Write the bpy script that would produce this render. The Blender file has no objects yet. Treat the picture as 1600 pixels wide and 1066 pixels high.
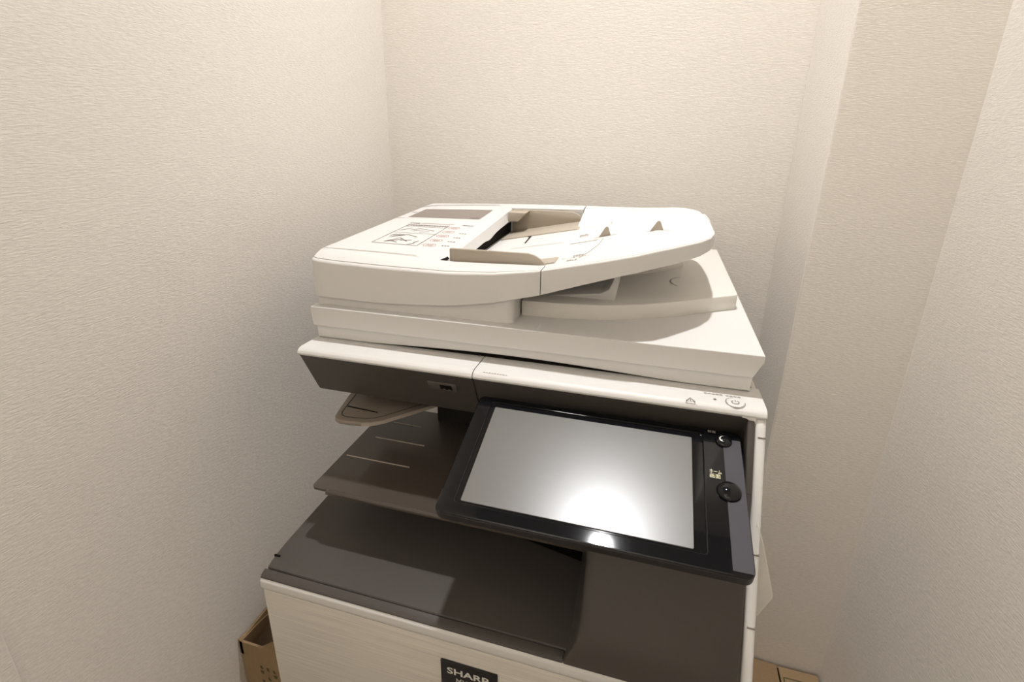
import bpy, bmesh, math, random
from mathutils import Vector, Matrix

random.seed(7)
C = bpy.context.scene.collection
FLOOR = 1.25          # height of the lens above the floor; shapes below are measured from lens height

# ------------------------------------------------------------------ camera, light, exposure
sc = bpy.context.scene
cam = bpy.data.cameras.new('camera')
cam_ob = bpy.data.objects.new('camera', cam)
C.objects.link(cam_ob)
RIGHT = Vector((0.9575, 0.2883, 0.0012)); DOWN = Vector((0.0955, -0.3131, -0.9449)); FWD = Vector((-0.2720, 0.9049, -0.3274))
FWD.normalize(); RIGHT = (RIGHT - FWD * RIGHT.dot(FWD)).normalized(); UP = RIGHT.cross(FWD)
m = Matrix((RIGHT, UP, -FWD)).transposed().to_4x4()
m.translation = (0, 0, FLOOR)
cam_ob.matrix_world = m
cam.sensor_fit = 'HORIZONTAL'; cam.sensor_width = 36.0
cam.lens = 813.68 / 1600 * 36.0
cam.shift_x = (800 - 771.68) / 1600
cam.shift_y = (479.39 - 533) / 1600
cam.clip_start = 0.01
sc.camera = cam_ob

sc.view_settings.view_transform = 'Standard'
sc.view_settings.look = 'None'
sc.view_settings.gamma = 1.0
sc.view_settings.use_curve_mapping = False
sc.view_settings.exposure = 0.20
w = bpy.data.worlds.new('world'); sc.world = w
w.use_nodes = True
w.node_tree.nodes['Background'].inputs[0].default_value = (1.0, 0.95, 0.88, 1)
w.node_tree.nodes['Background'].inputs[1].default_value = 0.05

LAMP = Vector((-0.066, 0.78, 1.40))          # ceiling downlight over the copier
ld = bpy.data.lights.new('downlight_lamp', 'AREA')
ld.shape = 'DISK'; ld.size = 0.06; ld.energy = 6.3; ld.spread = math.radians(98); ld.color = (0.985, 0.985, 1.0)
lo = bpy.data.objects.new('downlight_lamp', ld); C.objects.link(lo)
lo.location = (LAMP.x, LAMP.y, LAMP.z + FLOOR - 0.012)
LAMP2 = Vector((-0.09, -0.30, 1.40))        # unseen fill lamp added behind the lens, bounced off the passage wall
l2 = bpy.data.lights.new('fill_lamp', 'AREA')
l2.shape = 'RECTANGLE'; l2.size = 0.5; l2.size_y = 0.10; l2.energy = 18.5; l2.spread = math.radians(130); l2.color = (1.0, 0.985, 0.96)
l2o = bpy.data.objects.new('fill_lamp', l2); C.objects.link(l2o)
l2o.location = (LAMP2.x, LAMP2.y - 0.06, LAMP2.z + FLOOR - 0.07); l2o.rotation_euler = (math.radians(-55), 0, math.radians(-35))

# ------------------------------------------------------------------ materials
def lin(c):
    return tuple(((v / 255) / 12.92 if v / 255 <= 0.04045 else ((v / 255 + 0.055) / 1.055) ** 2.4) for v in c) + (1,)

def mat(name, rgb, rough=0.5, spec=0.5, metal=0.0, coat=0.0, bump=None, mottle=0.0, trans=0.0, alpha=1.0, scale=(1, 1, 1)):
    """rgb linear; bump = (scale xyz, strength, distance)"""
    M = bpy.data.materials.new(name); M.use_nodes = True
    nt = M.node_tree; b = nt.nodes['Principled BSDF']
    b.inputs['Base Color'].default_value = (*rgb, 1)
    b.inputs['Roughness'].default_value = rough
    b.inputs['Specular IOR Level'].default_value = spec
    b.inputs['Metallic'].default_value = metal
    b.inputs['Coat Weight'].default_value = coat
    b.inputs['Coat Roughness'].default_value = 0.03
    b.inputs['Transmission Weight'].default_value = trans
    b.inputs['Alpha'].default_value = alpha
    if bump or mottle:
        tc = nt.nodes.new('ShaderNodeTexCoord'); mp = nt.nodes.new('ShaderNodeMapping')
        s = bump[0] if bump else scale
        mp.inputs['Scale'].default_value = s
        nz = nt.nodes.new('ShaderNodeTexNoise'); nz.inputs['Scale'].default_value = 1.0
        nz.inputs['Detail'].default_value = 3.0; nz.inputs['Roughness'].default_value = 0.55
        nt.links.new(tc.outputs['Object'], mp.inputs['Vector']); nt.links.new(mp.outputs['Vector'], nz.inputs['Vector'])
        if bump:
            bp = nt.nodes.new('ShaderNodeBump'); bp.inputs['Strength'].default_value = bump[1]; bp.inputs['Distance'].default_value = bump[2]
            nt.links.new(nz.outputs['Fac'], bp.inputs['Height']); nt.links.new(bp.outputs['Normal'], b.inputs['Normal'])
        if mottle:
            rp = nt.nodes.new('ShaderNodeValToRGB')
            rp.color_ramp.elements[0].position = 0.3; rp.color_ramp.elements[1].position = 0.7
            rp.color_ramp.elements[0].color = tuple(v * (1 - mottle) for v in rgb) + (1,)
            rp.color_ramp.elements[1].color = tuple(min(1, v * (1 + mottle)) for v in rgb) + (1,)
            nt.links.new(nz.outputs['Fac'], rp.inputs['Fac']); nt.links.new(rp.outputs['Color'], b.inputs['Base Color'])
    return M

WALL = mat('ribbed_wallpaper', (0.83, 0.783, 0.722), rough=0.85, spec=0.2, bump=((120, 120, 680), 0.75, 0.0008), mottle=0.05)
CEIL = mat('ceiling_board', (0.34, 0.325, 0.30), rough=0.9, spec=0.1, bump=((40, 40, 40), 0.1, 0.001))
FLOORM = mat('vinyl_floor', (0.25, 0.21, 0.17), rough=0.55, bump=((30, 30, 30), 0.05, 0.001), mottle=0.08)
WHITE = mat('ivory_plastic', (0.69, 0.672, 0.643), rough=0.42, spec=0.4, bump=((900, 900, 900), 0.05, 0.0003))
TRAYW = mat('ivory_plastic_inner', (0.72, 0.69, 0.635), rough=0.5, spec=0.35, bump=((900, 900, 900), 0.05, 0.0003))
SIDEW = mat('side_plastic', (0.72, 0.69, 0.635), rough=0.45, spec=0.4, bump=((900, 900, 900), 0.05, 0.0003))
BEIGE = mat('taupe_plastic', (0.42, 0.365, 0.295), rough=0.5, spec=0.35, bump=((900, 900, 900), 0.05, 0.0003))
BRUSH = mat('brushed_ivory', (0.67, 0.625, 0.555), rough=0.38, spec=0.45, bump=((7, 40, 480), 0.45, 0.0008), mottle=0.13)
DARK = mat('charcoal_plastic', (0.080, 0.070, 0.062), rough=0.42, spec=0.22, bump=((1200, 1200, 1200), 0.12, 0.0003), mottle=0.05)
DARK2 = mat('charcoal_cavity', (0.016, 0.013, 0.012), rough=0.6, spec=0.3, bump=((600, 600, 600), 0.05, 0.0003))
SMOKE = mat('smoked_tray', (0.085, 0.068, 0.054), rough=0.3, spec=0.5, alpha=0.80, bump=((700, 700, 700), 0.05, 0.0003))
BRIDGE = mat('grey_brown_tray', (0.27, 0.225, 0.18), rough=0.42, spec=0.45, bump=((700, 700, 700), 0.05, 0.0003))
RIMM = mat('lit_rim_and_ribs', (0.44, 0.38, 0.315), rough=0.35, spec=0.5, bump=((700, 700, 700), 0.05, 0.0003))  # lighter tone carries the tray edge's highlight; also colours the ribs
GLOSS = mat('piano_black', (0.006, 0.006, 0.007), rough=0.045, spec=0.3, bump=((60, 60, 60), 0.01, 0.0003))
SATIN = mat('satin_black', (0.012, 0.011, 0.012), rough=0.28, spec=0.5, bump=((900, 900, 900), 0.05, 0.0003))
STRIP = mat('grey_band', (0.066, 0.062, 0.070), rough=0.5, spec=0.15, bump=((900, 900, 900), 0.05, 0.0003))
SCREEN = mat('matte_screen', (0.14, 0.135, 0.125), rough=0.27, spec=0.65, bump=((1500, 1500, 1500), 0.03, 0.0002))
BLACK = mat('gap_black', (0.008, 0.006, 0.005), rough=0.8, spec=0.1, bump=((300, 300, 300), 0.02, 0.0003))
METAL = mat('connector_metal', (0.6, 0.55, 0.45), rough=0.35, metal=1.0, bump=((300, 300, 300), 0.02, 0.0003))
INKG = mat('grey_print', (0.20, 0.17, 0.15), rough=0.6, bump=((300, 300, 300), 0.02, 0.0003))
INKL = mat('pale_print', (0.36, 0.325, 0.29), rough=0.6, bump=((300, 300, 300), 0.02, 0.0003))
INKR = mat('red_print', (0.50, 0.30, 0.27), rough=0.6, bump=((300, 300, 300), 0.02, 0.0003))
INKW = mat('cream_print', (0.80, 0.76, 0.52), rough=0.6, bump=((300, 300, 300), 0.02, 0.0003))
INKS = mat('silver_print', (0.72, 0.70, 0.62), rough=0.45, bump=((300, 300, 300), 0.02, 0.0003))
PLATE = mat('grey_label_film', (0.24, 0.20, 0.175), rough=0.35, bump=((2000, 2000, 2000), 0.1, 0.0002), mottle=0.10)
CARD = mat('brown_cardboard', (0.33, 0.225, 0.125), rough=0.85, spec=0.2, bump=((220, 220, 30), 0.15, 0.0006), mottle=0.06)
CARDD = mat('brown_cardboard_darker', (0.28, 0.185, 0.10), rough=0.85, spec=0.2, bump=((220, 220, 30), 0.15, 0.0006), mottle=0.06)
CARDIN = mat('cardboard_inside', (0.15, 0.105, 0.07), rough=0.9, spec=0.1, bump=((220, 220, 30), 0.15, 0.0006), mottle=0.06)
BOXINK = mat('green_brown_ink', (0.10, 0.085, 0.03), rough=0.8, bump=((300, 300, 300), 0.02, 0.0003))
STEEL = mat('white_enamel', (0.75, 0.74, 0.72), rough=0.35, bump=((300, 300, 300), 0.02, 0.0003))
LENS = bpy.data.materials.new('lit_lens'); LENS.use_nodes = True
LENS.node_tree.nodes['Principled BSDF'].inputs['Emission Color'].default_value = (1, 0.95, 0.88, 1)
LENS.node_tree.nodes['Principled BSDF'].inputs['Emission Strength'].default_value = 8.0

# ------------------------------------------------------------------ builders
ROOT_LOC = {}
def link(name, bm, material, parent=None, sharp=35, smooth=True):
    """one mesh object; bm is in lens-height coordinates"""
    me = bpy.data.meshes.new(name)
    bmesh.ops.recalc_face_normals(bm, faces=bm.faces)
    base = Vector((0, 0, 0))
    if parent is not None:
        p = parent
        while p.parent: p = p.parent
        base = Vector(p.location)
    bmesh.ops.translate(bm, verts=bm.verts, vec=Vector((0, 0, FLOOR)) - base)
    bm.to_mesh(me); bm.free()
    if smooth:
        for p in me.polygons: p.use_smooth = True
        me.set_sharp_from_angle(angle=math.radians(sharp))
    me.materials.append(material)
    o = bpy.data.objects.new(name, me); C.objects.link(o)
    if parent is not None: o.parent = parent
    return o

def thing(name, label, cat, loc, group=None):
    o = bpy.data.objects.new(name, None); o.empty_display_size = 0.1
    C.objects.link(o); o.location = loc
    o['label'] = label; o['category'] = cat
    if group: o['group'] = group
    return o

def bevel_all(bm, r, seg=2, sel=None):
    if r <= 0: return
    es = [e for e in bm.edges if len(e.link_faces) == 2 and e.calc_face_angle(0) > 0.3 and (sel is None or sel(e))]
    bmesh.ops.bevel(bm, geom=es, offset=r, segments=seg, affect='EDGES', clamp_overlap=True, profile=0.5)

def box(x0, x1, y0, y1, z0, z1, r=0.0, seg=2, bm=None):
    own = bmesh.new()
    vs = [own.verts.new((x, y, z)) for z in (z0, z1) for y in (y0, y1) for x in (x0, x1)]
    for f in ((0, 1, 3, 2), (4, 5, 7, 6), (0, 1, 5, 4), (2, 3, 7, 6), (0, 2, 6, 4), (1, 3, 7, 5)):
        own.faces.new([vs[i] for i in f])
    bmesh.ops.recalc_face_normals(own, faces=own.faces)
    bevel_all(own, r, seg)
    return merge(bm, own)

def merge(bm, own):
    if bm is None: return own
    me = bpy.data.meshes.new('tmp'); own.to_mesh(me); own.free(); bm.from_mesh(me); bpy.data.meshes.remove(me)
    return bm

def prism(pts, a0, a1, axis, r=0.0, seg=2, bm=None, sel=None, taper=None):
    """extrude polygon along axis: 'x' pts are (y,z); 'y' pts are (x,z); 'z' pts are (x,y)"""
    own = bmesh.new()
    def P(p, a):
        return {'x': (a, p[0], p[1]), 'y': (p[0], a, p[1]), 'z': (p[0], p[1], a)}[axis]
    A = [own.verts.new(P(p, a0)) for p in pts]; B = [own.verts.new(P(p, a1)) for p in (taper or pts)]
    own.faces.new(A); own.faces.new(B[::-1])
    n = len(pts)
    for i in range(n): own.faces.new((A[i], A[(i + 1) % n], B[(i + 1) % n], B[i]))
    bmesh.ops.recalc_face_normals(own, faces=own.faces)
    bevel_all(own, r, seg, sel)
    return merge(bm, own)

def rrect(x0, x1, y0, y1, r, n=6):
    """rounded rectangle outline; r may be (bl, br, tr, tl)"""
    if not isinstance(r, (tuple, list)): r = (r,) * 4
    out = []
    for (cx, cy, a, q) in ((x0, y0, 180, r[0]), (x1, y0, 270, r[1]), (x1, y1, 0, r[2]), (x0, y1, 90, r[3])):
        q = max(q, 1e-5)
        ox = cx + (q if cx == x0 else -q); oy = cy + (q if cy == y0 else -q)
        for k in range(n + 1):
            t = math.radians(a + 90 * k / n); out.append((ox + q * math.cos(t), oy + q * math.sin(t)))
    return out

def interp(x, tab):
    if x <= tab[0][0]: return tab[0][1]
    for (a, b), (c, d) in zip(tab, tab[1:]):
        if x <= c: return b + (d - b) * (x - a) / (c - a)
    return tab[-1][1]

def lathe(profile, origin, axis, n=28, bm=None):
    """profile [(radius, height)] around axis direction"""
    own = bmesh.new()
    ax = Vector(axis).normalized(); u = ax.orthogonal().normalized(); v = ax.cross(u)
    rings = []
    for (r, h) in profile:
        if r < 1e-6: rings.append([own.verts.new(Vector(origin) + ax * h)])
        else: rings.append([own.verts.new(Vector(origin) + ax * h + (u * math.cos(2 * math.pi * k / n) + v * math.sin(2 * math.pi * k / n)) * r) for k in range(n)])
    for a, b in zip(rings, rings[1:]):
        for k in range(n):
            k2 = (k + 1) % n
            if len(a) == 1: own.faces.new((a[0], b[k], b[k2]))
            elif len(b) == 1: own.faces.new((a[k], a[k2], b[0]))
            else: own.faces.new((a[k], a[k2], b[k2], b[k]))
    return merge(bm, own)

def text_bm(s, width, height, origin, xdir, ydir, depth=0.0002, fitw=True, bold=0.0):
    """flat lettering fitted to width x height, lower left at origin"""
    cu = bpy.data.curves.new('txt', 'FONT'); cu.body = s; cu.resolution_u = 3; cu.offset = bold
    ob = bpy.data.objects.new('txt', cu); C.objects.link(ob)
    dg = bpy.context.evaluated_depsgraph_get()
    me = bpy.data.meshes.new_from_object(ob.evaluated_get(dg), depsgraph=dg)
    bpy.data.objects.remove(ob); bpy.data.curves.remove(cu)
    bm = bmesh.new(); bm.from_mesh(me); bpy.data.meshes.remove(me)
    if not bm.verts: return bm
    xs = [v.co.x for v in bm.verts]; ys = [v.co.y for v in bm.verts]
    sx = width / max(1e-6, max(xs) - min(xs)); sy = height / max(1e-6, max(ys) - min(ys))
    if not fitw: sx = sy
    x0, y0 = min(xs), min(ys)
    X = Vector(xdir).normalized(); Y = Vector(ydir).normalized(); N = X.cross(Y); O = Vector(origin)
    for v in bm.verts:
        v.co = O + X * ((v.co.x - x0) * sx) + Y * ((v.co.y - y0) * sy) + N * depth
    return bm

def ribbon(pts, width, bm, nrm=(0, 0, 1), closed=False):
    """flat printed line along pts lying on a surface with normal nrm"""
    N = Vector(nrm); P = [Vector(p) for p in pts]
    if closed: P = P + [P[0]]
    for a, b in zip(P, P[1:]):
        d = (b - a)
        if d.length < 1e-7: continue
        s = N.cross(d).normalized() * width / 2
        bm.faces.new([bm.verts.new(q) for q in (a - s, b - s, b + s, a + s)])
    return bm

def poly(pts, bm):
    bm.faces.new([bm.verts.new(p) for p in pts]); return bm

# ------------------------------------------------------------------ room
def struct(name, bm, m):
    o = link(name, bm, m, smooth=False); o['kind'] = 'structure'; return o
YB = 1.12; XLW = -0.585; XRW = 0.413; YP = 0.907; XP = 0.241; YF = -1.2; ZC = 1.40; ZF = -FLOOR
struct('floor', box(XLW - 0.1, XRW + 0.1, YF - 0.1, YB + 0.1, ZF - 0.08, ZF), FLOORM)
struct('ceiling', box(XLW - 0.1, XRW + 0.1, YF - 0.1, YB + 0.1, ZC, ZC + 0.08), CEIL)
struct('wall_back', box(XLW - 0.1, XRW + 0.1, YB, YB + 0.1, ZF, ZC), WALL)
struct('wall_left', box(XLW - 0.1, XLW, YF, YB, ZF, ZC), WALL)
struct('wall_right', box(XRW, XRW + 0.1, YF, YP, ZF, ZC), WALL)
struct('wall_pillar', box(XP, XRW + 0.1, YP, YB, ZF, ZC, 0.003, 2), WALL)
struct('wall_front', box(XLW - 0.1, XRW + 0.1, YF - 0.1, YF, ZF, ZC), WALL)
# the part of the left wall nearest the lens stands a little proud
struct('trim_1', box(XLW - 0.02, XLW + 0.004, YF, 0.2275, ZF, ZC, 0.002, 2), WALL)

# ceiling downlight
dl = thing('ceiling_downlight', 'round recessed downlight in the ceiling above the copier', 'lamp', (LAMP.x, LAMP.y, LAMP.z + FLOOR))
link('trim_ring', lathe([(0.046, 0.0), (0.046, -0.004), (0.058, -0.006), (0.064, 0.0)], LAMP, (0, 0, 1), 40), STEEL, dl)
link('lens', lathe([(0.0, -0.004), (0.046, -0.004)], LAMP, (0, 0, 1), 40), LENS, dl)

pl = thing('added_fill_lamp', 'added fill lamp in a long white housing, unseen on the passage ceiling behind the lens', 'lamp', (LAMP2.x, LAMP2.y, LAMP2.z + FLOOR))
link('fill_housing', prism([(LAMP2.y + 0.05, ZC), (LAMP2.y - 0.06, ZC), (LAMP2.y - 0.02, ZC - 0.05), (LAMP2.y + 0.05, ZC - 0.11)], LAMP2.x - 0.26, LAMP2.x + 0.26, 'x', 0.003, 2), STEEL, pl)
# ------------------------------------------------------------------ the copier
CP = thing('office_copier', 'large ivory and charcoal multifunction copier with tilted touch screen in a wall niche', 'copier', (-0.146, 0.70, 0.0))
XL, XR = -0.430, 0.131

# lower body ------------------------------------------------
body = link('main_body', box(-0.424, 0.134, 0.412, 1.0, ZF + 0.06, -0.538, 0.004), SIDEW, CP)
for x in (-0.38, 0.09):
    for y in (0.50, 0.92): link('castor', lathe([(0.0, 0.0), (0.028, 0.0), (0.028, 0.03), (0.018, 0.06), (0.0, 0.06)], (x, y, ZF), (0, 0, 1), 20), SATIN, CP)
front = link('front_cover', box(-0.4255, 0.1225, 0.400, 0.416, -0.80, -0.5535, 0.003), BRUSH, CP)
for i, (z0, z1) in enumerate(((-0.985, -0.804), (-1.175, -0.989))):
    d = link('paper_drawer', box(-0.4255, 0.1225, 0.400, 0.416, z0, z1, 0.003), BRUSH, CP)
    link('drawer_grip', box(-0.26, -0.04, 0.398, 0.404, z1 - 0.04, z1 - 0.015, 0.003), DARK, d)
link('front_trim', prism([(0.400, -0.5525), (0.3985, -0.549), (0.3985, -0.5395), (0.4015, -0.536), (0.43, -0.534), (0.43, -0.5525)], -0.4265, 0.1225, 'x', 0.0015, 2), WHITE, CP)
bad = link('name_badge', box(-0.1835, -0.115, 0.3972, 0.4005, -0.632, -0.580, 0.0012), SATIN, CP)
link('brand_lettering', text_bm('SHARP', 0.0505, 0.0098, (-0.1752, 0.3971, -0.5975), (1, 0, 0), (0, 0, 1), bold=0.022), INKS, bad)
link('model_lettering', text_bm('MX-2661', 0.034, 0.0085, (-0.1640, 0.3971, -0.6105), (1, 0, 0), (0, 0, 1)), INKS, bad)

# charcoal output cover with its groove ---------------------
rim = [(0.4005, -0.5365), (0.4005, -0.5345), (0.4035, -0.5325), (0.4105, -0.5300), (0.4105, -0.5365)]
lip = link('cover_front_lip', prism(rim, -0.4262, -0.0445, 'x', 0.0008, 2), DARK, CP)
bmc = bmesh.new()
# build the cover as a thin slab whose front slopes down to the groove
def cov_right(y): return -0.0335 if y <= 0.531 else (-0.0335 - (y - 0.531) / 0.021 * 0.1035 if y <= 0.552 else -0.137 - (y - 0.552) / 0.048 * 0.043)
rows = []
for y in (0.4122, 0.4135, 0.416, 0.425, 0.435, 0.45, 0.47, 0.50, 0.531, 0.541, 0.552, 0.575, 0.600):
    xl = -0.4275 + (0.004 if y < 0.4125 else (0.0015 if y < 0.414 else 0.0))
    xl += 0.0015 * max(0, (0.4315 - y) / 0.0193) if y < 0.4315 else 0
    xr = cov_right(y)
    z = interp(y, [(0.4122, -0.5318), (0.4135, -0.5302), (0.425, -0.5288), (0.44, -0.5272), (0.46, -0.5262), (0.60, -0.5255)])
    xs = [xl, xl + 0.0012, xl + 0.004] + [xl + (xr - xl) * k / 6 for k in range(1, 6)] + [xr]
    zz = [z - 0.003, z - 0.0010, z] + [z] * 5 + [z]
    rows.append([(x, y, q) for x, q in zip(xs, zz)])
vt = [[bmc.verts.new(p) for p in r] for r in rows]; vb = [[bmc.verts.new((p[0], p[1], -0.542)) for p in r] for r in rows]
nx = len(rows[0])
for i in range(len(rows) - 1):
    for j in range(nx - 1):
        bmc.faces.new((vt[i][j], vt[i][j + 1], vt[i + 1][j + 1], vt[i + 1][j])); bmc.faces.new((vb[i][j], vb[i + 1][j], vb[i + 1][j + 1], vb[i][j + 1]))
    for j, s in ((0, 1), (nx - 1, -1)): bmc.faces.new((vt[i][j], vt[i + 1][j], vb[i + 1][j], vb[i][j]))
for i in (0, len(rows) - 1):
    for j in range(nx - 1): bmc.faces.new((vt[i][j], vt[i][j + 1], vb[i][j + 1], vb[i][j]))
link('output_cover', bmc, DARK, CP)
link('cover_groove', box(-0.4205, -0.046, 0.4102, 0.4126, -0.538, -0.5335), BLACK, CP)
link('hinge_notch', box(-0.4268, -0.4185, 0.4292, 0.4312, -0.5296, -0.5268), BLACK, CP)

# right charcoal section that carries the panel -------------
secp = [(0.4865, -0.3490), (0.4025, -0.4970), (0.3995, -0.5060), (0.3995, -0.5360), (0.62, -0.5360), (0.62, -0.3490)]
bms = bmesh.new()
rowsS = [(0.4865, -0.3490, -0.034), (0.463, -0.390, -0.0325), (0.435, -0.440, -0.031), (0.4115, -0.481, -0.0305), (0.4045, -0.4935, -0.031), (0.4010, -0.503, -0.0325), (0.4000, -0.512, -0.0355), (0.3998, -0.522, -0.0400), (0.3998, -0.5352, -0.0440)]
RADS = [0.012, 0.012, 0.011, 0.010, 0.008, 0.006, 0.004, 0.003, 0.002]
cols = []
for (y, z, xl), RAD in zip(rowsS, RADS):
    # rounded left edge: from the side face round to the front plane
    r = [(xl, 0.60, z)] + [(xl + RAD * (1 - math.cos(math.pi / 2 * k / 6)), y + RAD * (1 - math.sin(math.pi / 2 * k / 6)), z) for k in range(7)] + [(0.05, y, z), (0.1205, y, z), (0.1235, y + 0.003, z), (0.1235, 0.60, z)]
    cols.append([bms.verts.new(p) for p in r])
for a, b in zip(cols, cols[1:]):
    for j in range(len(a) - 1): bms.faces.new((a[j], a[j + 1], b[j + 1], b[j]))
bms.faces.new(cols[0]); bms.faces.new(cols[-1])
link('front_section', bms, DARK, CP, sharp=60)

# side frame and right covers -------------------------------
fr = [(0.5300, -0.2858), (0.5230, -0.2935), (0.4025, -0.4985), (0.3995, -0.507), (0.3995, -0.5360), (0.56, -0.5360), (0.56, -0.2858)]
fr = [(y + 0.0, z) for y, z in fr]
link('side_frame', prism(fr, 0.1242, 0.1345, 'x', 0.0035, 3), WHITE, CP)
link('side_frame_lower', prism([(0.3995, -0.537), (0.3995, -0.80), (0.56, -0.80), (0.56, -0.537)], 0.1242, 0.1345, 'x', 0.003, 3), WHITE, CP)
link('side_panel', prism([(0.548, -0.290), (0.432, -0.500), (0.432, -0.62), (1.0, -0.62), (1.0, -0.290)], 0.118, 0.1385, 'x', 0.004, 3), SIDEW, CP)
link('side_door', box(0.130, 0.1465, 0.452, 0.95, -0.95, -0.506, 0.008, 3), SIDEW, CP)
byp = link('bypass_tray', prism([(0.130, -0.372), (0.1395, -0.395), (0.1575, -0.455), (0.1580, -0.460), (0.1465, -0.4915), (0.130, -0.500)], 0.474, 0.86, 'y', 0.0015, 2), SIDEW, CP)
link('side_latch', prism([(0.130, -0.352), (0.1435, -0.366), (0.1455, -0.380), (0.1400, -0.394), (0.130, -0.398)], 0.530, 0.60, 'y', 0.002, 2), WHITE, CP)
for z in (-0.3010, -0.3985, -0.4560):
    y = 0.5230 + 0.588 * (z + 0.2935)
    link('frame_seam', box(0.1265, 0.1338, y - 0.0006, y + 0.004, z - 0.0006, z + 0.0006), INKG, CP)
# rear column and cavity -------------------------------------
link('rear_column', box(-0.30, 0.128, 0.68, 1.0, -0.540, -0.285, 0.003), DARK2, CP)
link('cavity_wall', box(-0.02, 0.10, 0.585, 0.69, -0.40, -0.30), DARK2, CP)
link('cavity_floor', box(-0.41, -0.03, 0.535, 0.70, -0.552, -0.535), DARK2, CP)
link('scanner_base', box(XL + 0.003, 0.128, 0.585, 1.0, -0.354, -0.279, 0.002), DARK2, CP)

# trays at the left ------------------------------------------
ZT = -0.45
tr = link('output_tray', prism(rrect(-0.3955, 0.0, 0.479, 0.70, (0.006, 0.002, 0.002, 0.004), 5), ZT - 0.004, ZT, 'z', 0.0012, 2), SMOKE, CP)
bm = bmesh.new()
prism([(0.4745, ZT - 0.0045), (0.4745, ZT - 0.0010), (0.4775, ZT + 0.0012), (0.4805, ZT + 0.0002), (0.4805, ZT - 0.0045)], -0.372, 0.0, 'x', 0.0006, 2, bm)
link('tray_front_edge', bm, SMOKE, tr)
for (y, x0, x1) in ((0.5530, -0.3885, -0.2890), (0.6065, -0.3710, -0.2900), (0.6525, -0.3640, -0.3150)):
    link('tray_rib', box(x0, x1, y - 0.0008, y + 0.0008, ZT - 0.0005, ZT + 0.0010, 0.0004), RIMM, tr)
ZB = -0.385
bo = [(-0.414, 0.70), (-0.4135, 0.612), (-0.4035, 0.566), (-0.4000, 0.5525), (-0.3950, 0.5452), (-0.3870, 0.5420), (-0.3720, 0.5425), (-0.3540, 0.5450), (-0.3420, 0.5490), (-0.3285, 0.5590), (-0.2869, 0.6085), (-0.262, 0.640), (-0.235, 0.70)]
br = link('bridge_tray', prism(bo, ZB - 0.007, ZB, 'z', 0.0025, 3), BRIDGE, CP)
cx = sum(p[0] for p in bo) / len(bo); cy = 0.63
inn = []
for (x, y) in bo[1:-1]:
    d = Vector((cx - x, cy - y)); d.normalize(); inn.append((x + d.x * 0.011, y + d.y * 0.011))
bm = bmesh.new(); ribbon([(x, y, ZB + 0.0003) for x, y in inn], 0.0014, bm)
link('rim_groove', bm, DARK2, br)
link('tray_slot', prism([(-0.3960, 0.5775), (-0.3455, 0.5745), (-0.3455, 0.5765), (-0.3960, 0.5800)], ZB - 0.001, ZB + 0.0004, 'z'), BLACK, br)
bm = bmesh.new()
ed = bo[7:12]
for a, b in zip(ed, ed[1:]): prism([(a[0], a[1] - 0.0010), (b[0], b[1] - 0.0010), (b[0], b[1] + 0.0022), (a[0], a[1] + 0.0022)], ZB - 0.0055, ZB - 0.0006, 'z', 0.0, 2, bm)
link('rim_highlight', bm, RIMM, br)  # highlight on the diagonal edge, painted as a lighter strip

# control strip ----------------------------------------------
stp = [(0.586, -0.2782), (0.5400, -0.2766), (0.5335, -0.2772), (0.5298, -0.2796), (0.5280, -0.2828), (0.5290, -0.2857), (0.586, -0.2857)]
sl = link('control_strip', prism(stp, XL, -0.1866, 'x', 0.0006, 2), WHITE, CP, sharp=14)
srr = link('operation_strip', prism(stp, -0.1856, 0.1345, 'x', 0.0008, 2), WHITE, CP, sharp=14)
link('strip_shadow_gap', box(XL + 0.006, 0.122, 0.5800, 0.584, -0.2776, -0.2700), BLACK, CP)
ZS = -0.27605 + 0.0004
def zs(y): return interp(y, [(0.530, -0.2792), (0.5335, -0.2770), (0.540, -0.2764), (0.586, -0.2780)]) + 0.0003
bm = bmesh.new()
tx, ty = 0.0595, 0.5345
tri = [(tx - 0.0048, ty - 0.0035), (tx + 0.0048, ty - 0.0035), (tx, ty + 0.0045)]
ribbon([(x, y, zs(ty)) for x, y in tri], 0.0010, bm, closed=True); ribbon([(tx, ty - 0.002, zs(ty)), (tx, ty + 0.002, zs(ty))], 0.0009, bm)
link('warning_icon', bm, INKG, srr)
link('status_light', lathe([(0.0, 0.0006), (0.0014, 0.0006), (0.0016, 0.0)], (0.0845, 0.5425, zs(0.5425) - 0.0002), (0, 0, 1), 14), INKG, srr)
pb = link('power_button', lathe([(0.0, 0.0005), (0.0085, 0.0005), (0.0092, 0.0)], (0.1045, 0.5405, zs(0.5405) - 0.0003), (0, 0, 1), 30), WHITE, srr)
bm = bmesh.new()
for (r, a0, a1, wd) in ((0.0095, 100, 215, 0.0007), (0.0095, -60, 10, 0.0005), (0.0036, 120, 420, 0.0009)):
    ribbon([(0.1045 + r * math.cos(math.radians(a0 + (a1 - a0) * k / 16)), 0.5405 + r * math.sin(math.radians(a0 + (a1 - a0) * k / 16)), zs(0.5405) + 0.0006) for k in range(17)], wd, bm)
ribbon([(0.1045, 0.5412, zs(0.54) + 0.0006), (0.1045, 0.5448, zs(0.54) + 0.0006)], 0.0009, bm)
link('power_icon', bm, INKG, pb)
bm = bmesh.new()
for k in range(9):
    x = -0.1735 + k * 0.0034; h = random.uniform(0.0008, 0.0016)
    poly([(x, 0.5330, zs(0.533)), (x + 0.0024, 0.5330, zs(0.533)), (x + 0.0024, 0.5330 + h, zs(0.533 + h)), (x, 0.5330 + h, zs(0.533 + h))], bm)
link('small_caption', bm, INKL, srr)['kind'] = 'stuff'
bm = bmesh.new()
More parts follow.
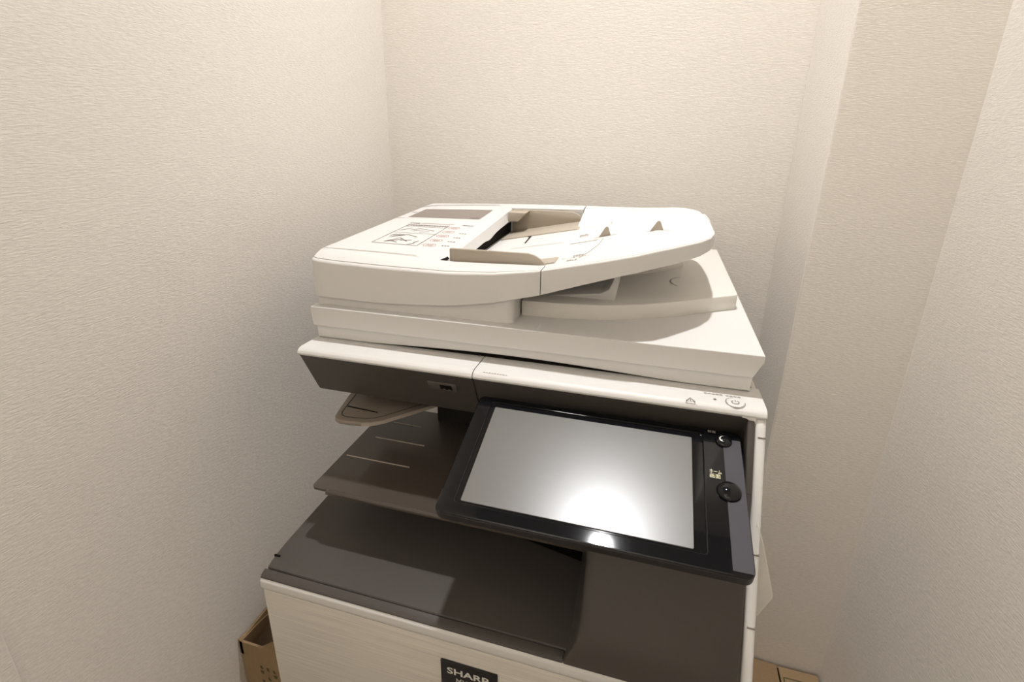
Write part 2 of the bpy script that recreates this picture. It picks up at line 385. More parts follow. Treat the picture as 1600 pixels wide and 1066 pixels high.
for x0, n in ((0.0745, 5), (0.0965, 4)):
    for k in range(n):
        x = x0 + k * 0.0040; y = 0.5545; h = random.uniform(0.0018, 0.0028)
        poly([(x, y, zs(y)), (x + 0.0030, y, zs(y)), (x + 0.0030, y + h, zs(y + h)), (x, y + h, zs(y + h))], bm)
link('button_captions', bm, INKL, srr)['kind'] = 'stuff'
link('strip_screw_mark', lathe([(0.0, 0.0004), (0.0016, 0.0004), (0.002, 0.0)], (-0.1925, 0.5775, zs(0.5775)), (0, 0, 1), 12), INKG, sl)

# charcoal fascia --------------------------------------------
fa = [(0.5300, -0.2860), (0.5328, -0.2900), (0.5635, -0.3515), (0.5660, -0.3545), (0.592, -0.3545), (0.592, -0.2860)]
fl = link('fascia', prism(fa, XL + 0.0005, -0.1866, 'x', 0.0015, 2), DARK, CP)
link('fascia_behind_panel', prism(fa, -0.1856, 0.1238, 'x', 0.0012, 2), DARK, CP)
# recess frame at the right of the panel
rf = [(0.5300, -0.2864), (0.5235, -0.2940), (0.4865, -0.3490), (0.565, -0.3545), (0.565, -0.2864)]
link('recess_frame', prism(rf, 0.1165, 0.1238, 'x', 0.0018, 3), DARK, CP)
fd = Vector((0, 0.5635 - 0.5328, -0.3515 + 0.2900)).normalized(); fn = Vector((0, fd.z, -fd.y)); 
if fn.y > 0: fn = -fn
def onf(x, s, lift=0.0):     # point on the fascia, s metres below its upper edge
    return Vector((x, 0.5328, -0.2900)) + fd * s + fn * lift
def fbox(x0, x1, s0, s1, l0, l1, r=0.0):
    b = bmesh.new()
    vs = [b.verts.new(onf(x, s, l)) for l in (l0, l1) for s in (s0, s1) for x in (x0, x1)]
    for f in ((0, 1, 3, 2), (4, 5, 7, 6), (0, 1, 5, 4), (2, 3, 7, 6), (0, 2, 6, 4), (1, 3, 7, 5)): b.faces.new([vs[i] for i in f])
    bmesh.ops.recalc_face_normals(b, faces=b.faces); bevel_all(b, r, 2); return b
up = link('usb_port', fbox(-0.2495, -0.2105, 0.0135, 0.0285, -0.001, 0.0012, 0.0008), SATIN, fl)
up.data.materials.clear(); up.data.materials.append(mat('port_frame', (0.10, 0.088, 0.078), rough=0.4, bump=((900, 900, 900), 0.05, 0.0003)))
link('socket', fbox(-0.2330, -0.2170, 0.0165, 0.0250, 0.0008, 0.0015), BLACK, up)
link('socket_contacts', fbox(-0.2295, -0.2265, 0.0238, 0.0250, 0.0010, 0.0019), METAL, up)
link('socket_contacts', fbox(-0.2225, -0.2195, 0.0238, 0.0250, 0.0010, 0.0019), METAL, up)

arcp = [(0.1248, -0.2850), (0.1110, -0.2850)] + [(0.1110 + 0.0135 * math.sin(math.radians(90 * k / 8)), -0.2995 + 0.0135 * math.cos(math.radians(90 * k / 8))) for k in range(9)] + [(0.1248, -0.2995)]
link('frame_corner', prism(arcp, 0.5285, 0.5360, 'y', 0.0, 2), WHITE, CP)
# touch panel -------------------------------------------------
TA = math.radians(17.18)
PO = Vector((0, 0.5178, -0.3119)); PV = Vector((0, math.cos(TA), math.sin(TA))); PN = Vector((0, -math.sin(TA), math.cos(TA)))
def pp(u, v, h=0.0): return Vector((u, 0, 0)) + PO + PV * v + PN * h
tp = bpy.data.objects.new('touch_panel', None)  # replaced by the housing mesh below
bpy.data.objects.remove(tp)
outer = rrect(-0.1765, 0.1128, -0.1440, 0.0150, (0.0085, 0.0085, 0.006, 0.006), 6)
inner = rrect(-0.1590, 0.0745, -0.1292, 0.0065, 0.003, 6)
def stack(loops, capa=True, capb=True):
    b = bmesh.new(); V = [[b.verts.new(p) for p in L] for L in loops]; n = len(loops[0])
    for A, B in zip(V, V[1:]):
        for k in range(n): b.faces.new((A[k], A[(k + 1) % n], B[(k + 1) % n], B[k]))
    if capa: b.faces.new(V[0])
    if capb: b.faces.new(V[-1][::-1])
    return b
def inset(L, d):
    c = (sum(p[0] for p in L) / len(L), sum(p[1] for p in L) / len(L))
    xs = [p[0] for p in L]; ys = [p[1] for p in L]; w = max(xs) - min(xs); h = max(ys) - min(ys)
    return [(c[0] + (p[0] - c[0]) * (1 - 2 * d / w), c[1] + (p[1] - c[1]) * (1 - 2 * d / h)) for p in L]
hous = stack([[pp(*p, -0.020) for p in inset(outer, 0.012)], [pp(*p, -0.0125) for p in inset(outer, 0.002)], [pp(*p, -0.0105) for p in outer], [pp(*p, -0.0018) for p in outer], [pp(*p, -0.0012) for p in inset(outer, 0.0006)]])
hs = link('touch_panel', hous, SATIN, CP)
bez = stack([[pp(*p, -0.0013) for p in inset(outer, 0.0004)], [pp(*p, -0.0003) for p in inset(outer, 0.0006)], [pp(*p, 0.0004) for p in inset(outer, 0.0016)], [pp(*p, 0.0004) for p in inset(inner, -0.0012)], [pp(*p, 0.0) for p in inset(inner, -0.0004)], [pp(*p, -0.0010) for p in inner]], True, True)
link('bezel', bez, GLOSS, hs, sharp=12)
scr = stack([[pp(*p, -0.0011) for p in rrect(-0.1536, 0.0640, -0.1271, 0.0, 0.0015, 3)], [pp(*p, -0.0002) for p in rrect(-0.1536, 0.0640, -0.1271, 0.0, 0.0015, 3)], [pp(*p, 0.0001) for p in rrect(-0.1533, 0.0637, -0.1268, -0.0003, 0.0015, 3)]])
link('screen', scr, SCREEN, hs)
bm = bmesh.new()
st = stack([[pp(*p, 0.0003) for p in rrect(0.0946, 0.1116, -0.1395, 0.0035, 0.0006, 3)], [pp(*p, 0.0007) for p in rrect(0.0946, 0.1116, -0.1395, 0.0035, 0.0006, 3)]])
link('side_band', st, STRIP, hs)  # flat matte grey band along the bezel's right side
def dome(u, v, R, h): return lathe([(R * 1.02, -0.0002), (R, 0.0008)] + [(R * math.cos(t), 0.0008 + h * math.sin(t)) for t in [math.pi / 2 * k / 7 for k in range(1, 7)]] + [(0, 0.0008 + h)], pp(u, v, 0.0004), PN, 32)
eb = link('sleep_button', dome(0.0953, 0.0005, 0.0082, 0.0036), GLOSS, hs, sharp=60)
link('home_button', dome(0.0965, -0.0615, 0.0112, 0.0052), GLOSS, hs, sharp=60)
# crescent mark on the sleep button
bm = bmesh.new(); R = 0.0082; h = 0.0036
def ond(du, dv):
    q = max(0.0, 1 - (du * du + dv * dv) / (R * R)); return pp(0.0953 + du, 0.0005 + dv, 0.0004 + 0.0008 + h * math.sqrt(q) + 0.0002)
oc, ic = [], []
for k in range(13):
    a = math.radians(75 + 210 * k / 12); oc.append((-0.0012 + 0.0036 * math.cos(a), -0.0002 + 0.0036 * math.sin(a)))
for k in range(13):
    t = k / 12; a = math.radians(75 + 210 * t); rr = 0.0036 - 0.0013 * math.sin(math.pi * t); ic.append((-0.0012 + rr * math.cos(a), -0.0002 + rr * math.sin(a)))
for a, b, c, d in zip(oc, oc[1:], ic[1:], ic): 
    try: bm.faces.new([bm.verts.new(ond(*q)) for q in (a, b, c, d)])
    except ValueError: pass
link('crescent_mark', bm, INKS, eb)
def plab(name, s, u0, v0, wd, ht, m): link(name, text_bm(s, wd, ht, pp(u0, v0, 0.0004), (1, 0, 0), PV, 0.0003), m, hs)
plab('home_caption', 'ホーム', 0.0800, -0.0425, 0.0112, 0.0046, INKW)
plab('home_caption_second_line', '画面', 0.0800, -0.0482, 0.0100, 0.0050, INKW)
plab('sleep_caption', '節電', 0.0800, 0.0098, 0.0082, 0.0034, INKL)

# scanner frame, document cover -------------------------------
xs = [XL + 0.003 + (0.123 - XL - 0.003) * k / 40 for k in range(41)]
def arch(x):
    t = (x + 0.427) / 0.55
    return 0.0062 * max(0.0, math.sin(math.pi * min(1, max(0, (t - 0.12) / 0.76)))) ** 1.3
bm = bmesh.new(); Ls = []
for x in xs:
    zb = -0.2772 + arch(x)
    Ls.append([bm.verts.new(p) for p in ((x, 0.5750, zb), (x, 0.5735, zb + 0.0012), (x, 0.5725, -0.2570), (x, 1.0, -0.2570), (x, 1.0, -0.2764))])
for a, b in zip(Ls, Ls[1:]):
    for k in range(5): bm.faces.new((a[k], a[(k + 1) % 5], b[(k + 1) % 5], b[k]))
bm.faces.new(Ls[0]); bm.faces.new(Ls[-1])
link('scanner_frame', bm, WHITE, CP)
link('frame_dark_gap', box(-0.40, 0.10, 0.5790, 0.5795, -0.279, -0.262), BLACK, CP)
dc = [(XL, 0.566), (0.1310, 0.566), (0.1318, 1.0), (0.128, 1.018), (0.118, 1.027), (XL + 0.012, 1.027), (XL, 1.015)]
dcb = [(XL + 0.0012, 0.5672), (0.1225, 0.5672), (0.1225, 1.0), (0.12, 1.01), (0.11, 1.02), (XL + 0.015, 1.02), (XL + 0.0012, 1.01)]
bm = bmesh.new()
lo_, mi_, hi_ = -0.2578, -0.2385, -0.2303
L0 = [bm.verts.new((*p, lo_)) for p in dcb]; L1 = [bm.verts.new((*p, mi_)) for p in dc]; L2 = [bm.verts.new((*p, hi_)) for p in dc]
for A, B in ((L0, L1), (L1, L2)):
    for k in range(len(dc)): bm.faces.new((A[k], A[(k + 1) % len(dc)], B[(k + 1) % len(dc)], B[k]))
bm.faces.new(L0); bm.faces.new(L2)
bmesh.ops.recalc_face_normals(bm, faces=bm.faces)
bevel_all(bm, 0.0011, 2)
link('document_cover', bm, WHITE, CP, sharp=20)

# eject area under the original tray
ZP = -0.2100
plat = [(0.1205, 0.7255), (0.1195, 0.7200), (0.094, 0.703), (0.045, 0.668), (0.0, 0.643), (-0.047, 0.625), (-0.10, 0.617), (-0.148, 0.615), (-0.148, 1.0), (0.1205, 1.0)]
link('eject_platform', prism(plat, -0.2310, ZP, 'z', 0.0018, 2), TRAYW, CP)
st2 = [(0.056, 0.846), (0.04, 0.830), (0.0, 0.790), (-0.04, 0.760), (-0.148, 0.748), (-0.148, 1.0), (0.052, 1.0), (0.056, 0.97)]
link('eject_rear_step', prism(st2, ZP - 0.001, -0.1985, 'z', 0.0025, 2), TRAYW, CP)
link('eject_ramp', prism([(-0.125, ZP - 0.001), (-0.034, ZP - 0.001), (-0.0315, -0.193), (-0.0365, -0.1815), (-0.0420, -0.196), (-0.0520, -0.2020)], 0.648, 0.72, 'y', 0.0012, 2), WHITE, CP)
bm = bmesh.new()
ribbon([(0.0515 + 0.0155 * math.cos(math.radians(95 + 150 * k / 20)), 0.7610 + 0.024 * math.sin(math.radians(95 + 150 * k / 20)), ZP + 0.0004) for k in range(21)], 0.0012, bm)
link('finger_notch_line', bm, INKG, CP)

# document feeder ---------------------------------------------
ZFt = [(-0.43, -0.1675), (-0.39, -0.1700), (-0.32, -0.1715), (-0.23, -0.1710), (-0.175, -0.1670), (-0.12, -0.1588), (-0.06, -0.1452), (-0.02, -0.1355), (0.01, -0.1292), (0.037, -0.1282), (0.081, -0.1272)]
ZM = [(-0.43, -0.1580), (-0.32, -0.1602), (-0.23, -0.1632), (-0.12, -0.1598), (-0.06, -0.1455), (-0.02, -0.1357), (0.01, -0.1292), (0.037, -0.1282), (0.081, -0.1272)]
ZBk = [(-0.43, -0.1488), (-0.32, -0.1445), (-0.2, -0.1410), (-0.08, -0.1385), (-0.02, -0.1360), (0.03, -0.1300), (0.06, -0.1250), (0.081, -0.1245)]
ZBot = [(-0.43, -0.2180), (-0.32, -0.2187), (-0.23, -0.2128), (-0.175, -0.2033), (-0.12, -0.1893), (-0.06, -0.1688), (-0.02, -0.1559), (0.01, -0.1488), (0.037, -0.1473), (0.06, -0.1450), (0.081, -0.1415)]
YFt = [(-0.43, 0.5830), (-0.4278, 0.5788), (-0.421, 0.5755), (-0.41, 0.5750), (-0.03, 0.5750), (-0.01, 0.5775), (0.01, 0.587), (0.025, 0.602), (0.037, 0.617), (0.06, 0.646), (0.073, 0.672), (0.079, 0.698), (0.081, 0.725)]
YBk = [(-0.43, 0.990), (-0.42, 0.996), (-0.1, 0.985), (-0.02, 0.968), (0.03, 0.940), (0.05, 0.922), (0.065, 0.902), (0.0725, 0.886), (0.0765, 0.862), (0.0792, 0.830), (0.081, 0.785)]
FLR = [(-0.255, -0.1880), (-0.12, -0.1612), (-0.06, -0.1475), (-0.02, -0.1375), (0.01, -0.1305), (0.04, -0.1284), (0.081, -0.1274)]
XLIP = -0.250
def flr(x, y): return interp(x, FLR) + max(0.0, y - 0.73) * 0.017 * min(1.0, max(0.0, x / 0.05))
HY0, HY1 = 0.6045, 0.9405
SEAM = -0.1160
def fil(d, r=0.0022): return r - math.sqrt(max(0.0, r * r - (r - d) ** 2)) if d < r else 0.0
def rim_z(x, y):
    yf, yb = interp(x, YFt), interp(x, YBk)
    a, mI, b = interp(x, ZFt), interp(x, ZM), interp(x, ZBk)
    d = y - yf
    if d < 0.031: 
        t = max(0.0, d / 0.031); return a + (mI - a) * math.sin(t * math.pi / 2)
    t = min(1.0, (y - yf - 0.031) / max(0.01, (min(yb, 0.96) - yf - 0.031))); return mI + (b - mI) * t
def ramp(x, y, z):
    if x < SEAM or y < 0.85: return z
    k = 1.0; t = min(1.0, max(0.0, (y - 0.86) / 0.105))
    zr_ = interp(x, FLR) * (1 - t) + rim_z(x, min(y, interp(x, YBk))) * t
    return z * (1 - k) + min(z, zr_) * k if y > 0.9405 else z * (1 - k) + zr_ * k
def feeder(name, x0, x1, colsx, grooves, material):
    b = bmesh.new()
    fr_ = [(0, 0), (0.0003, 0), (0.0009, 0), (0.0022, 0), (0.0038, 0), (0.0040, 1), (0.0050, 1), (0.0052, 0), (0.012, 0), (0.018, 0), (0.024, 0), (HY0 - 0.575, 0), (HY0 - 0.575 + 0.0004, 2)]
    mids = [0.607, 0.6076, 0.6084, 0.609, 0.63, 0.66, 0.70, 0.75, 0.80, 0.8292, 0.8298, 0.8306, 0.8312, 0.86, 0.90, 0.93]
    grid = []
    for x in colsx:
        isl = x0 == XL
        xx, hopx = (x if not isinstance(x, tuple) else x[0]), (x > XLIP if not isinstance(x, tuple) else x[1])
        yf, yb = interp(xx, YFt), interp(xx, YBk)
        dx = min(xx - XL, 0.081 - xx)
        pts = []
        full = yb - yf > 0.39
        for a, fl_ in fr_:
            y = yf + a if full or a < 0.0075 else yf + a * (yb - yf) / 0.41
            z = flr(xx, y) if (fl_ == 2 and hopx) else rim_z(xx, y)
            z -= fil(min(a, dx)); 
            if fl_ == 1: z -= 0.0024
            pts.append((xx, y, z))
        for ym in mids:
            y = ym if full else yf + (ym - 0.575) * (yb - yf) / 0.41
            z = flr(xx, y) if hopx else rim_z(xx, y)
            z -= fil(dx)
            if ym in (0.6076, 0.6084) and xx < -0.285: z -= 0.0014
            if ym in (0.8298, 0.8306) and xx < -0.266: z -= 0.0010
            pts.append((xx, y, ramp(xx, y, z)))
        bk = [(0.0555, 2), (0.055, 0), (0.045, 0), (0.0315, 0), (0.031, 3), (0.030, 3), (0.0295, 0), (0.015, 0), (0.0022, 0), (0.0009, 0), (0.0003, 0), (0, 0)]
        for a, fl_ in bk:
            if full:
                y = {0.0555: 0.940, 0.055: 0.9405}.get(a, yb - a)
                if a in (0.045, 0.0315, 0.031, 0.030, 0.0295): y = max(y, 0.9412 + (0.055 - a) * 0.02)
            else: y = yb - a * ((yb - yf) / 0.41 if a > 0.0045 else 1)
            z = flr(xx, y) if (fl_ == 2 and hopx) else rim_z(xx, y)
            z -= fil(min(a, dx))
            if fl_ == 3 and xx < -0.27: z -= 0.0016
            pts.append((xx, y, ramp(xx, y, z)))
        zb = interp(xx, ZBot)
        grid.append(([b.verts.new(p) for p in pts], [b.verts.new((p[0], p[1], min(zb, p[2] - 0.002))) for p in pts]))
    n = len(grid[0][0])
    for (T, B), (T2, B2) in zip(grid, grid[1:]):
        for k in range(n - 1):
            b.faces.new((T[k], T[k + 1], T2[k + 1], T2[k])); b.faces.new((B[k], B2[k], B2[k + 1], B[k + 1]))
        b.faces.new((T[0], T2[0], B2[0], B[0])); b.faces.new((T[-1], T2[-1], B2[-1], B[-1]))
    for (T, B) in (grid[0], grid[-1]):
        for k in range(n - 1): b.faces.new((T[k], T[k + 1], B[k + 1], B[k]))
    return link(name, b, material, CP, sharp=28)
fc = [XL, XL + 0.0003, XL + 0.0009, XL + 0.0022, XL + 0.009, -0.41, -0.39, -0.37, -0.35, -0.33, -0.31, -0.29, -0.2855, -0.2845, -0.27, -0.2665, -0.2655, -0.255, (XLIP, False), (XLIP + 0.0003, True), -0.235, -0.21, -0.19, -0.175, -0.16, -0.14, -0.125, SEAM - 0.0006]
fb = feeder('document_feeder', XL, SEAM, fc, True, WHITE)
tc_ = [SEAM + 0.0006, -0.10, -0.085, -0.07, -0.05, -0.035, -0.02, -0.01, 0.0, 0.01, 0.018, 0.025, 0.031, 0.037, 0.043, 0.05, 0.056, 0.061, 0.065, 0.069, 0.071, 0.0725, 0.0742, 0.0758, 0.0765, 0.0775, 0.0788, 0.08, 0.0806, 0.081]
ot = feeder('original_tray', SEAM, 0.081, tc_, False, WHITE)
link('feeder_block', prism(rrect(XL + 0.003, -0.150, 0.5805, 0.985, (0.003, 0.010, 0.006, 0.006), 5), -0.2310, -0.1920, 'z', 0.0, 2), WHITE, CP)
link('feed_slot', box(XLIP + 0.0004, XLIP + 0.0010, HY0 + 0.002, HY1 - 0.002, -0.1865, -0.1685), BLACK, fb)
lipm = bmesh.new(); A = []
for y in [HY0 + 0.001 + (HY1 - HY0 - 0.002) * k / 24 for k in range(25)]:
    z = rim_z(XLIP, y); bulge = 0.004 * math.exp(-((y - 0.79) / 0.02) ** 2)
    A.append([lipm.verts.new(p) for p in ((XLIP - 0.004, y, z - 0.0003), (XLIP + 0.0015, y, z - 0.0002), (XLIP + 0.0028, y, z - 0.0010), (XLIP + 0.0080, y, z - 0.0150 - bulge * 0.6), (XLIP + 0.0060, y, z - 0.0165 - bulge), (XLIP - 0.004, y, z - 0.0140))])
for a, b in zip(A, A[1:]):
    for k in range(6): lipm.faces.new((a[k], a[(k + 1) % 6], b[(k + 1) % 6], b[k]))
lipm.faces.new(A[0]); lipm.faces.new(A[-1])
link('feeder_lip', lipm, WHITE, fb)
# paper guides
def guide(name, yA, yB_, x0, x1, zt, base):
    g = prism([(x0, base(x0) - 0.001), (x0, zt - 0.001), (x0 + 0.0015, zt), (x1 - 0.022, zt), (x1 - 0.013, zt - 0.0022), (x1 - 0.006, zt - 0.0065), (x1, base(x1) + 0.001), (x1, base(x1) - 0.001)], yA, yB_, 'y', 0.0012, 2)
    return link(name, g, BEIGE, CP)
fl_ = lambda x: interp(x, FLR)
g1 = guide('paper_guide', 0.6085, 0.6125, -0.2425, -0.1175, -0.1470, fl_)
link('guide_base', prism([(-0.2425, fl_(-0.2425) + 0.0025), (-0.108, fl_(-0.108) + 0.0022), (-0.106, fl_(-0.106) - 0.0005), (-0.2425, fl_(-0.2425) - 0.001)], 0.6120, 0.641, 'y', 0.0006, 2), BEIGE, g1)
g2 = guide('paper_guide', 0.924, 0.929, -0.2420, -0.1130, -0.1428, fl_)
link('guide_base', prism([(-0.2420, fl_(-0.2420) + 0.0025), (-0.115, fl_(-0.115) + 0.0022), (-0.108, fl_(-0.108) - 0.0005), (-0.2420, fl_(-0.2420) - 0.001)], 0.846, 0.9245, 'y', 0.0006, 2), BEIGE, g2)
link('guide_block', prism([(-0.2430, -0.1600), (-0.2430, -0.1440), (-0.2100, -0.1440), (-0.2180, -0.1520), (-0.2250, -0.1600)], 0.895, 0.9245, 'y', 0.0008, 2), BEIGE, g2)
# slot, groove, tabs and prints on the tray floor
bm = bmesh.new(); prev = None
for k in range(41):
    x = -0.236 + 0.216 * k / 40; z = fl_(x)
    cur = [bm.verts.new(p) for p in ((x, 0.6065, z - 0.0006), (x, 0.6065, z + 0.0004), (x, 0.856 if x > SEAM else 0.9385, z + 0.0004), (x, 0.856 if x > SEAM else 0.9385, z - 0.0006))]
    if prev:
        for j in range(4): bm.faces.new((prev[j], prev[(j + 1) % 4], cur[(j + 1) % 4], cur[j]))
    else: bm.faces.new(cur)
    prev = cur
bm.faces.new(prev); link('tray_floor', bm, WHITE, ot)
bm = bmesh.new()
def fp(x, y, l=0.0009): return (x, y, fl_(x) + l)
poly([fp(-0.1865, 0.785), fp(-0.1840, 0.785), fp(-0.1880, 0.846), fp(-0.1960, 0.846), fp(-0.1905, 0.838)], bm)
link('guide_slot', bm, BLACK, CP)
bm = bmesh.new(); ribbon([fp(-0.200, 0.752), fp(-0.155, 0.750), fp(-0.1165, 0.747)], 0.0016, bm); link('tray_groove', bm, BEIGE, CP)
for (x0, x1, xt, y, zt) in ((-0.0690, -0.0515, -0.0575, 0.744, -0.1330), (0.0000, 0.0180, 0.0112, 0.722, -0.1178)):
    tb = link('lift_tab', prism([(x0, fl_(x0) - 0.0005), (x1, fl_(x1) - 0.0005), (xt + 0.0022, zt - 0.0012), (xt, zt), (xt - 0.0022, zt - 0.0010)], y, y + 0.0016, 'y', 0.0004, 1), BEIGE, ot)
    bm = bmesh.new(); ribbon([fp(x0 - 0.004, y - 0.0014), fp(x1 + 0.009, y - 0.0014)], 0.0016, bm); link('tab_slit', bm, INKG, tb)
bm = bmesh.new()
def marks(x, y, n, dx, wd, hmax):
    for k in range(n):
        h = random.uniform(0.4, 1.0) * hmax; q = x + k * dx
        poly([fp(q, y), fp(q + wd, y), fp(q + wd + 0.0004, y + h), fp(q + 0.0004, y + h)], bm)
marks(-0.0995, 0.775, 4, 0.0034, 0.0024, 0.016); marks(-0.098, 0.766, 6, 0.0022, 0.0018, 0.003)
marks(-0.0885, 0.635, 4, 0.0034, 0.0024, 0.011); marks(-0.1010, 0.628, 10, 0.0034, 0.0022, 0.003)
marks(-0.0930, 0.6125, 4, 0.0032, 0.0022, 0.008)
link('size_marks', bm, INKL, ot)['kind'] = 'stuff'
bm = bmesh.new()
marks(-0.1060, 0.722, 13, 0.0030, 0.0022, 0.006)
for pts in ([(-0.0745, 0.742), (-0.0600, 0.726), (-0.0625, 0.690), (-0.0700, 0.650), (-0.0790, 0.622)], [(-0.082, 0.744), (-0.0745, 0.742)], [(-0.099, 0.845), (-0.083, 0.850)], [(-0.098, 0.875), (-0.086, 0.880)], [(-0.066, 0.93), (-0.060, 0.88), (-0.059, 0.84)]):
    ribbon([fp(*q) for q in pts], 0.0009, bm)
link('guide_print', bm, INKL, ot)['kind'] = 'stuff'
bm = bmesh.new(); ribbon([(-0.0930, 0.9145, fl_(-0.093) + 0.0006), (-0.0775, 0.9385, fl_(-0.0775) + 0.0006)], 0.0012, bm)
link('plate_edge_line', bm, INKG, ot)

# label and film on the feeder lid
def tpnt(x, y, l=0.0004): return (x, y, rim_z(x, y) + l)
def rib(pts, wd, bm, n=6):
    out = []
    for a, b in zip(pts, pts[1:]):
        for k in range(n): out.append(tpnt(a[0] + (b[0] - a[0]) * k / n, a[1] + (b[1] - a[1]) * k / n))
    out.append(tpnt(*pts[-1])); return ribbon(out, wd, bm)
for (pts, wd, mt) in (([(-0.4335 + 0.006, 0.9420), (-0.415, 0.956), (-0.39, 0.9635), (-0.280, 0.970)], 0.0030, INKG), ([(-0.4275, 0.8260), (-0.412, 0.8300)], 0.0020, BEIGE), ([(-0.4285, 0.6060), (-0.41, 0.6085), (-0.36, 0.6105), (-0.290, 0.6115)], 0.0012, BEIGE)):
    bm = bmesh.new(); rib(pts, wd, bm); link('lid_seam', bm, mt, fb)
bm = bmesh.new(); poly([tpnt(-0.2535, 0.6040, .0006), tpnt(-0.2440, 0.6040, .0006), tpnt(-0.2440, 0.6120, .0006), tpnt(-0.2495, 0.6200, .0006)], bm); link('guide_notch', bm, BLACK, fb)
bm = bmesh.new()
for i in range(12):
    xa = -0.410 + 0.132 * i / 12; xb = -0.410 + 0.132 * (i + 1) / 12
    for (ya, yb_) in ((0.838, 0.865), (0.865, 0.895), (0.895, 0.918)): poly([tpnt(xa, ya), tpnt(xb, ya), tpnt(xb, yb_), tpnt(xa, yb_)], bm)
link('caution_film', bm, PLATE, fb)
bm = bmesh.new()
for r in range(5):
    for k in range(16):
        if random.random() < 0.75:
            x = -0.385 + k * 0.0052; y = 0.850 + r * 0.012; poly([tpnt(x, y, 0.0006), tpnt(x + 0.0035, y, 0.0006), tpnt(x + 0.0035, y + 0.003, 0.0006), tpnt(x, y + 0.003, 0.0006)], bm)
link('film_print', bm, INKL, fb)['kind'] = 'stuff'
bm = bmesh.new(); poly([tpnt(-0.2965, 0.842, .0006), tpnt(-0.2815, 0.842, .0006), tpnt(-0.2815, 0.852, .0006), tpnt(-0.2965, 0.847, .0006)], bm); link('film_mark', bm, INKG, fb)
A0, A1, B0, B1 = -0.380, -0.310, 0.655, 0.783
bm = bmesh.new()
rib([(A0, B0), (A1, B0)], 0.0014, bm); rib([(A0, B0), (A0, B1)], 0.0011, bm); rib([(A1, B0), (A1, B1)], 0.0011, bm)
rib([(A0, 0.722), (A1 + 0.002, 0.722)], 0.0012, bm); rib([(A0, 0.765), (A1, 0.765)], 0.0012, bm)
for pts in ([(-0.365, 0.665), (-0.352, 0.690), (-0.333, 0.672)], [(-0.360, 0.672), (-0.345, 0.664)], [(-0.371, 0.690), (-0.350, 0.712), (-0.330, 0.700)], [(-0.352, 0.735), (-0.338, 0.750), (-0.320, 0.742)], [(-0.376, 0.735), (-0.362, 0.755)], [(-0.340, 0.730), (-0.326, 0.737)], [(-0.322, 0.668), (-0.318, 0.680)], [(-0.326, 0.658), (-0.318, 0.666)], [(-0.346, 0.676), (-0.330, 0.682)], [(-0.36, 0.74), (-0.345, 0.757)]):
    rib(pts, 0.0018, bm, 4)
for k in range(3): rib([(-0.366 + k * 0.004, 0.664 + k * 0.003), (-0.352 + k * 0.004, 0.676 + k * 0.004)], 0.0022, bm, 3)
for k in range(4): rib([(-0.374 + k * 0.005, 0.700), (-0.368 + k * 0.006, 0.712)], 0.0018, bm, 2)
for k in range(15): rib([(A0 + 0.002 + k * 0.0046, 0.770 + 0.001 * (k % 2)), (A0 + 0.0050 + k * 0.0046, 0.780)], 0.0022, bm, 2)
rib([(-0.383, 0.790), (-0.365, 0.790)], 0.0045, bm, 3)
rib([(-0.290, 0.790), (-0.272, 0.790)], 0.0035, bm, 3)
for k, y in enumerate((0.667, 0.690, 0.713, 0.738)):
    for q in range(3): rib([(-0.277 + q * 0.0042, y), (-0.2745 + q * 0.0042, y)], 0.0035, bm, 1)
link('instruction_label', bm, INKG, fb)['kind'] = 'stuff'
bm = bmesh.new()
for k, y in enumerate((0.664, 0.690, 0.716, 0.742, 0.768)):
    x0 = -0.301 - k * 0.0006
    rib([(x0, y - 0.006), (x0 + 0.013, y - 0.006)], 0.0010, bm, 2); rib([(x0, y + 0.007), (x0 + 0.013, y + 0.007)], 0.0010, bm, 2)
    rib([(x0, y - 0.006), (x0 - 0.003, y)], 0.001, bm, 2); rib([(x0 - 0.003, y), (x0, y + 0.007)], 0.001, bm, 2)
    rib([(x0 + 0.013, y - 0.006), (x0 + 0.016, y)], 0.001, bm, 2); rib([(x0 + 0.016, y), (x0 + 0.013, y + 0.007)], 0.001, bm, 2)
    for q in range(3): rib([(x0 + 0.002 + q * 0.0035, y - 0.003), (x0 + 0.0042 + q * 0.0035, y + 0.004)], 0.0014, bm, 1)
for k in range(13): rib([(-0.362 + k * 0.0044, 0.7885), (-0.359 + k * 0.0044, 0.7935)], 0.0016, bm, 1)
link('label_icons', bm, INKR, fb)['kind'] = 'stuff'
bm = bmesh.new()
for q in range(3): rib([(-0.423 + q * 0.0035, 0.880), (-0.4215 + q * 0.0035, 0.888)], 0.0020, bm, 1)
link('lid_mark', bm, INKL, fb)['kind'] = 'stuff'

# ------------------------------------------------------------------ cartons on the floor
def carton(name, label, x0, x1, y0, y1, z1):
    o = thing(name, label, 'box', ((x0 + x1) / 2, (y0 + y1) / 2, 0.0)); t = 0.004
    link('front_wall', box(x0, x1, y0, y0 + t, ZF, z1, 0.001, 1), CARD, o); link('back_wall', box(x0, x1, y1 - t, y1, ZF, z1, 0.001, 1), CARD, o)
    link('side_wall', box(x0, x0 + t, y0 + t, y1 - t, ZF, z1, 0.001, 1), CARD, o); link('side_wall', box(x1 - t, x1, y0 + t, y1 - t, ZF, z1, 0.001, 1), CARD, o)
    link('bottom', box(x0 + t, x1 - t, y0 + t, y1 - t, ZF, ZF + t), CARD, o)
    return o
lb = carton('cardboard_carton', 'open brown carton with printed front, squeezed between left wall and copier', -0.583, -0.436, 0.482, 0.80, -0.800)
link('top_flap', prism([(-0.578, 0.486), (-0.440, 0.486), (-0.440, 0.79), (-0.578, 0.79)], -0.835, -0.831, 'z'), CARDIN, lb)
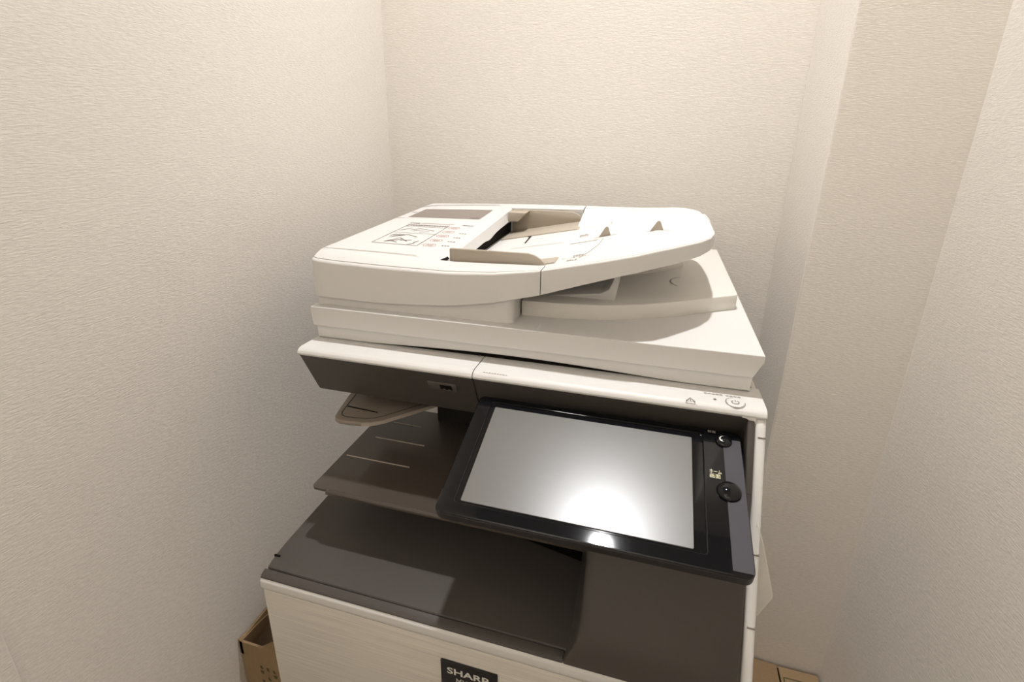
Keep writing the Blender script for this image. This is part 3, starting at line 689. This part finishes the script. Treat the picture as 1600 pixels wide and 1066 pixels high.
# a folded flap at the right and a curled wall side flap
bm = bmesh.new(); vs = [(-0.545, 0.4835, -0.800), (-0.438, 0.4835, -0.800), (-0.438, 0.57, -0.815)]
prism([(-0.5400, 0.4815), (-0.437, 0.4815), (-0.437, 0.58)], -0.8010, -0.7975, 'z', 0.0, 1, bm)
link('corner_flap', bm, CARD, lb)
bm = bmesh.new(); prev = None
for k in range(13):
    t = k / 12; y = 0.482 + t * 0.16; z = -0.798 - 0.035 * t + 0.010 * math.sin(t * 7) * t + (0.016 * max(0, t - 0.6) / 0.4)
    cur = [bm.verts.new(p) for p in ((-0.5835, y, z - 0.03), (-0.5835, y, z), (-0.5765, y, z - 0.001), (-0.5765, y, z - 0.03))]
    if prev:
        for j in range(4): bm.faces.new((prev[j], prev[(j + 1) % 4], cur[(j + 1) % 4], cur[j]))
    else: bm.faces.new(cur)
    prev = cur
bm.faces.new(prev); link('side_flap', bm, CARDD, lb)
bm = bmesh.new()
for c in range(8):
    for r in range(5):
        if random.random() < 0.8:
            x = -0.548 + c * 0.0125; z = -0.842 - r * 0.011 - c * 0.001
            poly([(x, 0.4815, z), (x + random.uniform(0.003, 0.008), 0.4815, z), (x + 0.006, 0.4815, z - 0.008), (x + 0.001, 0.4815, z - 0.007)], bm)
link('carton_print', bm, BOXINK, lb)['kind'] = 'stuff'
rb = carton('cardboard_carton', 'closed brown carton with outlined print, squeezed between copier and right wall', 0.165, 0.409, 0.60, 0.904, -1.046)
link('top_flap', prism([(0.167, -1.032), (0.334, -1.0455), (0.334, -1.0425), (0.167, -1.029)], 0.602, 0.903, 'y', 0.0008, 1), CARDD, rb)
link('top_flap', box(0.3365, 0.4085, 0.602, 0.900, -1.0445, -1.0405, 0.001, 1), CARD, rb)
bm = bmesh.new(); ribbon([(0.342, 0.8765, -1.0402), (0.397, 0.8765, -1.0402), (0.397, 0.66, -1.0402), (0.342, 0.66, -1.0402)], 0.0028, bm, closed=True)
link('outline_print', bm, BOXINK, rb)['kind'] = 'stuff'
